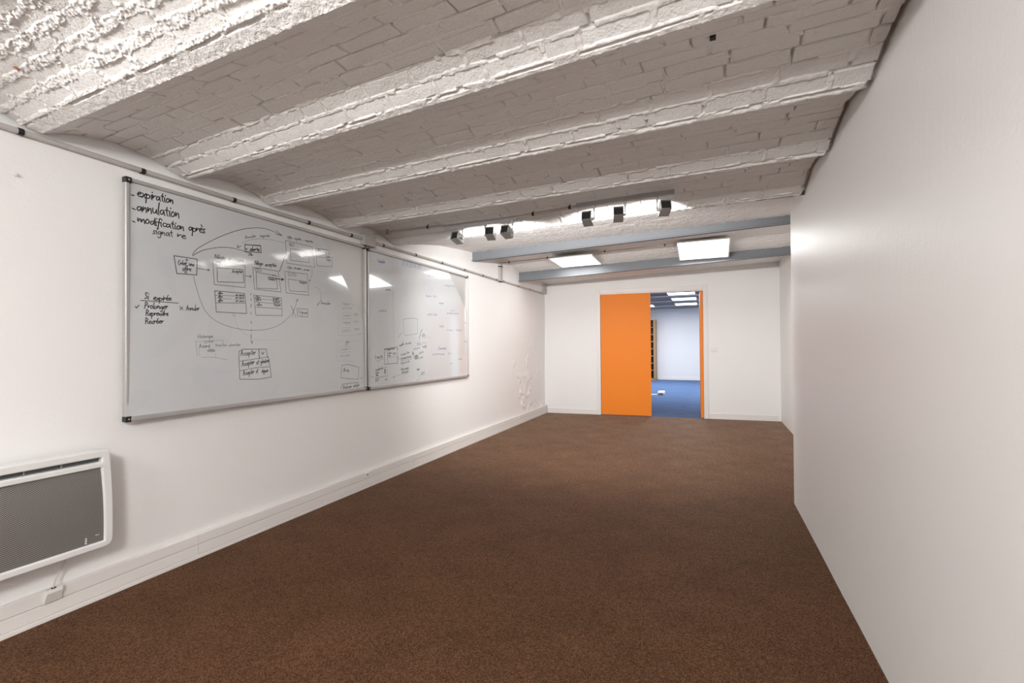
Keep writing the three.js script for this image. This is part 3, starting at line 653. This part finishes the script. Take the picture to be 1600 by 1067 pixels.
for (const [z, label] of [[-3.088, 'small white socket with a dark hole, on the trunking below the gap between the whiteboards'], [-6.478, 'small white socket on the trunking near the end wall with the orange door']]) {
  const o = thing('trunking_socket', label, 'socket', [XL + 0.0275, 0.083, z]);
  mesh('plate', rbox(0, 0.006, 0, 0.046, -0.03, 0.03, 0.0025), M.plasticWhite, o); mesh('rim', [new THREE.TorusGeometry(0.013, 0.002, 8, 24).rotateY(Math.PI / 2).translate(0.006, 0.024, 0)], M.plasticWhite, o);
  mesh('hole', cyl([0.004, 0.03, -0.004], [0.0068, 0.03, -0.004], 0.0075, 14), M.black, o);
}
{
  const o = thing('wall_plug', 'tiny white plug in the left wall, left of the whiteboards under the conduit', 'wall plug', [XL, 1.93, -0.958]);
  mesh('plug', cyl([0, 0, 0], [0.006, 0, 0], 0.008, 12), M.plasticWhite, o); mesh('pin', cyl([0.006, 0, 0], [0.012, -0.003, 0], 0.003, 8), M.plasticWhite, o);
}
// light switch on the end wall
{
  const p = new THREE.Vector3(2.715, 1.065, 0).applyAxisAngle(new THREE.Vector3(0, 1, 0), endTurn).add(endA);
  const o = thing('light_switch', 'double white light switch on the end wall right of the orange doors', 'light switch', p.toArray(), endTurn);
  mesh('plate', rbox(0, 0.082, 0, 0.082, 0, 0.008, 0.004, 3), M.plasticWhite, o);
  for (const x of [0.011, 0.042]) { const r = mesh('rocker', rbox(x, x + 0.029, 0.014, 0.068, 0.006, 0.0115, 0.002), M.frameWhite, o); r.rotation.x = 0.02; }
}

// ---------------------------------------------------------------- conduits
function conduit(label, pts, r, clips, group) {
  const o = thing('conduit', label, 'conduit', pts[0]), q = pts.map((p) => new THREE.Vector3(...p).sub(o.position));
  const path = new THREE.CurvePath(); for (let i = 0; i + 1 < q.length; i++) path.add(new THREE.LineCurve3(q[i], q[i + 1]));
  const segs = []; for (let i = 0; i + 1 < q.length; i++) { segs.push(cyl(q[i].toArray(), q[i + 1].toArray(), r, 16)); if (i) segs.push(new THREE.SphereGeometry(r, 16, 10).translate(...q[i].toArray())); }
  mesh('pipe', segs, M.conduit, o);
  for (const [c, dir, back] of clips) {   // a black strap round the pipe, with its foot on the wall or ceiling
    const C = new THREE.Vector3(...c).sub(o.position), D = new THREE.Vector3(...dir).multiplyScalar(0.009), k = mesh('clip', cyl(C.clone().sub(D).toArray(), C.clone().add(D).toArray(), r * 1.22, 16), M.black, o);
    const B = new THREE.Vector3(...back); mesh('clip_foot', cyl(C.toArray(), C.clone().add(B).toArray(), 0.005, 8), M.black, k);
  }
  return o;
}
const PX = XL + 0.019, wallClip = (y, z) => [[PX, y, z], [0, 0, 1], [-0.018, 0, 0]];
conduit('grey conduit with black clips above the whiteboard of flow charts', [[PX, 2.10, 1.9], [PX, 2.113, -0.9], [PX, 2.098, -1.9], [PX, 2.1, -3.05]], 0.0125, [wallClip(2.112, -0.966), wallClip(2.103, -1.424), wallClip(2.097, -1.92), wallClip(2.098, -2.492), wallClip(2.099, -2.925)]);
conduit('grey conduit above the whiteboard with blue words', [[PX, 2.095, -3.2], [PX, 2.1, -4.3], [PX, 2.096, -5.79]], 0.0115, [wallClip(2.096, -3.325), wallClip(2.099, -3.82), wallClip(2.1, -4.31), wallClip(2.099, -4.81), wallClip(2.097, -5.29), wallClip(2.096, -5.7)]);
conduit('last short run of grey conduit on the left wall beside the end wall', [[PX, 2.103, -5.88], [PX, 2.1, -7.62]], 0.0105, [wallClip(2.103, -5.93), wallClip(2.102, -6.49), wallClip(2.101, -6.98), wallClip(2.1, -7.5)]);
{
  const o = thing('junction_box', 'square grey junction box on the left wall above the seam of the whiteboards', 'junction box', [XL, 2.046, -3.2]);
  mesh('box', rbox(0, 0.042, 0, 0.094, 0, 0.145, 0.004, 3), M.conduit, o); mesh('lid', rbox(0.041, 0.049, 0.003, 0.091, 0.003, 0.142, 0.003, 3), M.conduit, o);
  const p = thing('duct_box', 'tall narrow grey duct that climbs the left wall from the conduit', 'duct', [XL, 2.08, -5.88]);
  mesh('duct', rbox(0, 0.035, 0, 0.262, 0, 0.075, 0.004), M.conduit, p); for (const [a, b] of [[0.205, 0.22], [0, 0.01]]) mesh('collar', rbox(0, 0.038, a, b, -0.003, 0.078, 0.003), M.black, p);
  const e = thing('junction_box', 'upright grey box at the end of the conduit in the far left corner', 'junction box', [XL, 2.095, -7.735]);
  mesh('box', rbox(0, 0.04, 0, 0.14, 0, 0.1, 0.004), M.conduit, e); mesh('lid', rbox(0.04, 0.046, 0.006, 0.134, 0.006, 0.094, 0.002), M.conduit, e);
}
const ceilClip = (x, y, z) => [[x, y, z], [1, 0, 0], [0, 0.02, 0]];
conduit('conduit under the last brick vault, from the wall to the track with three clustered spots', [[-2.66, 2.13, -3.14], [-2.6, 2.158, -3.155], [-1.95, 2.158, -3.17]], 0.0105, [ceilClip(-2.5, 2.158, -3.16), ceilClip(-2.1, 2.158, -3.168)]);
conduit('conduit under the last brick vault between the two spotlight tracks', [[-1.35, 2.148, -3.175], [-0.82, 2.162, -3.135]], 0.0105, [ceilClip(-1.185, 2.1525, -3.1625), ceilClip(-0.9, 2.16, -3.141)]);
conduit('thin conduit between the steel beams, from the wall duct to the two panel lights', [[-2.69, 2.345, -5.84], [-2.0, 2.365, -5.87], [-1.3, 2.385, -5.885], [-0.4, 2.402, -5.9]], 0.008, [ceilClip(-2.55, 2.349, -5.846), ceilClip(-2.0, 2.365, -5.87), ceilClip(-1.23, 2.387, -5.886), ceilClip(-0.5, 2.4, -5.9)]);

// ---------------------------------------------------------------- lights
function panelLight(label, [x, y, z], tilt, k, color, group, w = 0.6, d = 0.6, eye = 2.2) {
  const o = thing('panel_light', label, 'ceiling light', [x, y, z], 0, group); o.rotation.x = tilt;
  const rim = 0.014; mesh('frame', [rbox(-w / 2, w / 2, -0.004, 0.014, -d / 2, -d / 2 + rim), rbox(-w / 2, w / 2, -0.004, 0.014, d / 2 - rim, d / 2), rbox(-w / 2, -w / 2 + rim, -0.004, 0.014, -d / 2 + rim, d / 2 - rim), rbox(w / 2 - rim, w / 2, -0.004, 0.014, -d / 2 + rim, d / 2 - rim), box(-w / 2 + 0.01, w / 2 - 0.01, 0.008, 0.016, -d / 2 + 0.01, d / 2 - 0.01)], M.frameWhite, o);
  mesh('diffuser', box(-w / 2 + rim, w / 2 - rim, 0, 0.006, -d / 2 + rim, d / 2 - rim), M.glow(color, eye), o);
  for (const sx of [-1, 1]) for (const sz of [-1, 1]) mesh('hanger', cyl([sx * w * 0.42, 0.012, sz * d * 0.42], [sx * w * 0.42, 0.06, sz * d * 0.42], 0.0025, 6), M.screw, o);
  const l = new THREE.RectAreaLight(color, k, w - rim * 2, d - rim * 2); l.name = 'panel_lamp'; l.position.set(0, -0.006, 0); l.rotation.x = -Math.PI / 2; o.add(l);
  return o;
}
panelLight('square LED panel lying almost flat between the beams, nearer the left wall', [-1.695, 2.345, -6.19], -2.2 * deg, LIGHT.panel * 0.8, LIGHT.warm);
panelLight('square LED panel tilted towards the room between the beams, above the door side', [-0.07, 2.365, -6.215], -11.3 * deg, LIGHT.panel, LIGHT.warm);
panelLight('unseen panel lamp behind the camera, placed to light the whiteboard wall', [-1.75, 2.06, 0.95], 38 * deg, LIGHT.panelUnseen * 0.27, LIGHT.warm);  // out of view; tilt and strength set to light the left wall
panelLight('unseen panel lamp behind the camera, placed to light the glossy wall and the lower room', [-0.35, 2.06, 0.95], 38 * deg, LIGHT.panelUnseen, LIGHT.warm);  // out of view; tilted to light the right wall and deeper room
const far = 'LED panels in the blue room';
panelLight('LED panel of the blue room, nearest the doorway', [-0.6, 2.35, -11.1], -1 * deg, LIGHT.panelOther, LIGHT.cool, far);
panelLight('LED panel of the blue room, second in its row from the doorway', [-0.61, 2.352, -12.55], -1 * deg, LIGHT.panelOther, LIGHT.cool, far);
panelLight('LED panel of the blue room, third in its row from the doorway', [-0.63, 2.35, -14.15], -1 * deg, LIGHT.panelOther, LIGHT.cool, far);
panelLight('LED panel of the blue room just right of the closed orange leaf', [-1.83, 2.35, -14.3], -1 * deg, LIGHT.panelOther, LIGHT.cool, far);

// track with three cube spots; heads: [x, yaw, side of the stem]
function track(label, x0, x1, y, z, slope, heads, k, half, tilt = SPOT_TILT) {
  const o = thing('track_light', label, 'track light', [x0, y, z]), W = x1 - x0; o.rotation.z = slope;
  mesh('rail', [rbox(0, W, -0.012, 0.016, -0.0165, 0.0165, 0.002), rbox(-0.006, 0.012, -0.0125, 0.0165, -0.017, 0.017, 0.002), rbox(W - 0.012, W + 0.006, -0.0125, 0.0165, -0.017, 0.017, 0.002)], M.trackGrey, o);
  for (const [x, yaw, side, drop] of heads) {
    const h = new THREE.Group(); h.name = 'spot_head'; h.position.set(x, 0, 0); o.add(h);
    mesh('adapter', [rbox(-0.01, 0.01, -0.029, -0.01, -0.01, 0.01, 0.003)], M.trackGrey, h);
    mesh('stem', [cyl([0, -0.028, 0], [0, -0.05, 0], 0.0065, 12), cyl([0, -0.05, 0], [0, -drop, 0], 0.0045, 12)], M.aluminium, h);
    mesh('pivot', cyl([-side * 0.006, -drop, 0], [side * 0.02, -drop, 0], 0.009, 14), M.aluminium, h);
    const c = new THREE.Group(); c.name = 'housing'; c.position.set(side * 0.046, -drop + 0.006, 0); c.rotation.order = 'YXZ'; c.rotation.set(tilt, yaw, 0); h.add(c);
    const s = 0.033, d = 0.046;   // open cube: four sides, a black back, the lamp deep at the front
    const shell = [rbox(-s, -s + 0.003, -s, s, -d, d, 0.001), rbox(s - 0.003, s, -s, s, -d, d, 0.001), rbox(-s, s, s - 0.003, s, -d, d, 0.001), rbox(-s, s, -s, -s + 0.003, -d, d, 0.001)];
    c.removeFromParent();
    const at = (m) => { m.position.copy(c.position); m.rotation.copy(c.rotation); return m; };
    at(mesh('housing', shell, M.spotShell, h)); at(mesh('back_plate', rbox(-s + 0.002, s - 0.002, -s + 0.002, s - 0.002, d - 0.016, d - 0.012, 0.001), M.spotBack, h));
    at(mesh('lamp_glass', new THREE.CylinderGeometry(0.025, 0.025, 0.004, 24).rotateX(Math.PI / 2).translate(0, 0, -d + 0.012), M.glow(LIGHT.warm, 3), h));
    const l = new THREE.SpotLight(LIGHT.warm, k, 0, half * deg, 0.6, 2); l.name = 'spot_lamp'; l.castShadow = true; l.shadow.radius = 0.6;
    const dir = new THREE.Vector3(0, 0, -1).applyEuler(c.rotation); l.position.copy(c.position).addScaledVector(dir, d + 0.002); l.target.position.copy(c.position).addScaledVector(dir, 1); h.add(l, l.target);
  }
  return o;
}
const SPOT_TILT = -18 * deg;
track('grey spotlight track with two spots close together, nearer the left wall', -1.945, -1.325, 2.142, -3.185, 0.004, [[0.155, -0.12, -1, 0.1], [0.355, 0.2, 1, 0.098], [0.585, -0.1, -1, 0.1]], LIGHT.spot, 68);
track('grey spotlight track with three evenly spaced spots, nearer the glossy wall', -0.84, -0.208, 2.158, -3.125, 0.012, [[0.115, 0.02, -1, 0.104], [0.325, 0.24, -1, 0.102], [0.53, 0.34, 1, 0.1]], LIGHT.spot, 68);
track('unseen spotlight track behind the camera, placed to light the near vaults, nearer the left wall', -2.1, -1.48, 2.075, 0.1, 0, [[0.1, 0.1, -1, 0.12], [0.31, 0, -1, 0.12], [0.52, -0.1, -1, 0.12]], LIGHT.spotBack, 50, 20 * deg);  // out of view; aimed up so its light grazes the near brick vaults
track('unseen spotlight track behind the camera, placed to light the near vaults, nearer the glossy wall', -1.0, -0.38, 2.075, 0.1, 0, [[0.1, 0.1, -1, 0.12], [0.31, 0, -1, 0.12], [0.52, -0.1, -1, 0.12]], LIGHT.spotBack, 50, 20 * deg);  // out of view like its twin, lights the ridge rows farther right

// ---------------------------------------------------------------- things in the blue room
{
  const o = thing('floor_socket_box', 'white socket box with dark outlets on the blue carpet', 'socket box', [-1.09, 0, -11.5], 0.05);
  mesh('body', rbox(-0.075, 0.075, 0, 0.062, -0.28, 0.16, 0.008, 3), M.plasticWhite, o); mesh('lid', rbox(-0.07, 0.07, 0.061, 0.069, -0.27, 0.15, 0.003), M.frameWhite, o);
  for (const x of [-0.042, 0.004]) mesh('outlet', rbox(x, x + 0.038, 0.012, 0.042, 0.158, 0.163, 0.002), M.black, o);
  const c = thing('floor_cable_cover', 'flat white cable cover across the blue carpet to the socket box', 'cable cover', [-2.68, 0, -11.42]);
  const s = new THREE.Shape(); s.moveTo(-0.035, 0); s.lineTo(0.035, 0); s.lineTo(0.02, 0.018); s.lineTo(-0.02, 0.018); s.closePath();
  mesh('cover', worldUv(new THREE.ExtrudeGeometry(s, { depth: 1.51, bevelEnabled: false }).rotateY(Math.PI / 2)), M.plasticWhite, c);
}
{
  const o = thing('bookcase', 'tall wooden shelf unit against the far wall of the blue room', 'shelf unit', [-1.68, 0, -16.41]), W = 0.9, H = 2.02, D = 0.36;
  mesh('side_panel', rbox(-0.075, 0, 0.06, H, 0, D, 0.003), M.wood, o); mesh('side_panel', rbox(-W, -W + 0.03, 0.06, H, 0, D, 0.003), M.wood, o);
  mesh('back_panel', box(-W + 0.03, -0.075, 0.06, H, 0, 0.012), M.woodDark, o); mesh('top_panel', rbox(-W, 0, H - 0.001, H + 0.03, 0, D, 0.003), M.conduit, o); mesh('plinth', rbox(-W, 0, 0, 0.06, 0, D - 0.02, 0.003), M.wood, o);
  for (let i = 0; i < 7; i++) mesh('shelf', rbox(-W + 0.03, -0.075, 0.32 + i * 0.24, 0.342 + i * 0.24, 0.012, D - 0.01, 0.002), M.wood, o);
}

scene.traverse((o) => { if (o.isMesh) { o.castShadow = true; o.receiveShadow = true; } });
scene.updateMatrixWorld(true);
renderer.render(scene, camera);
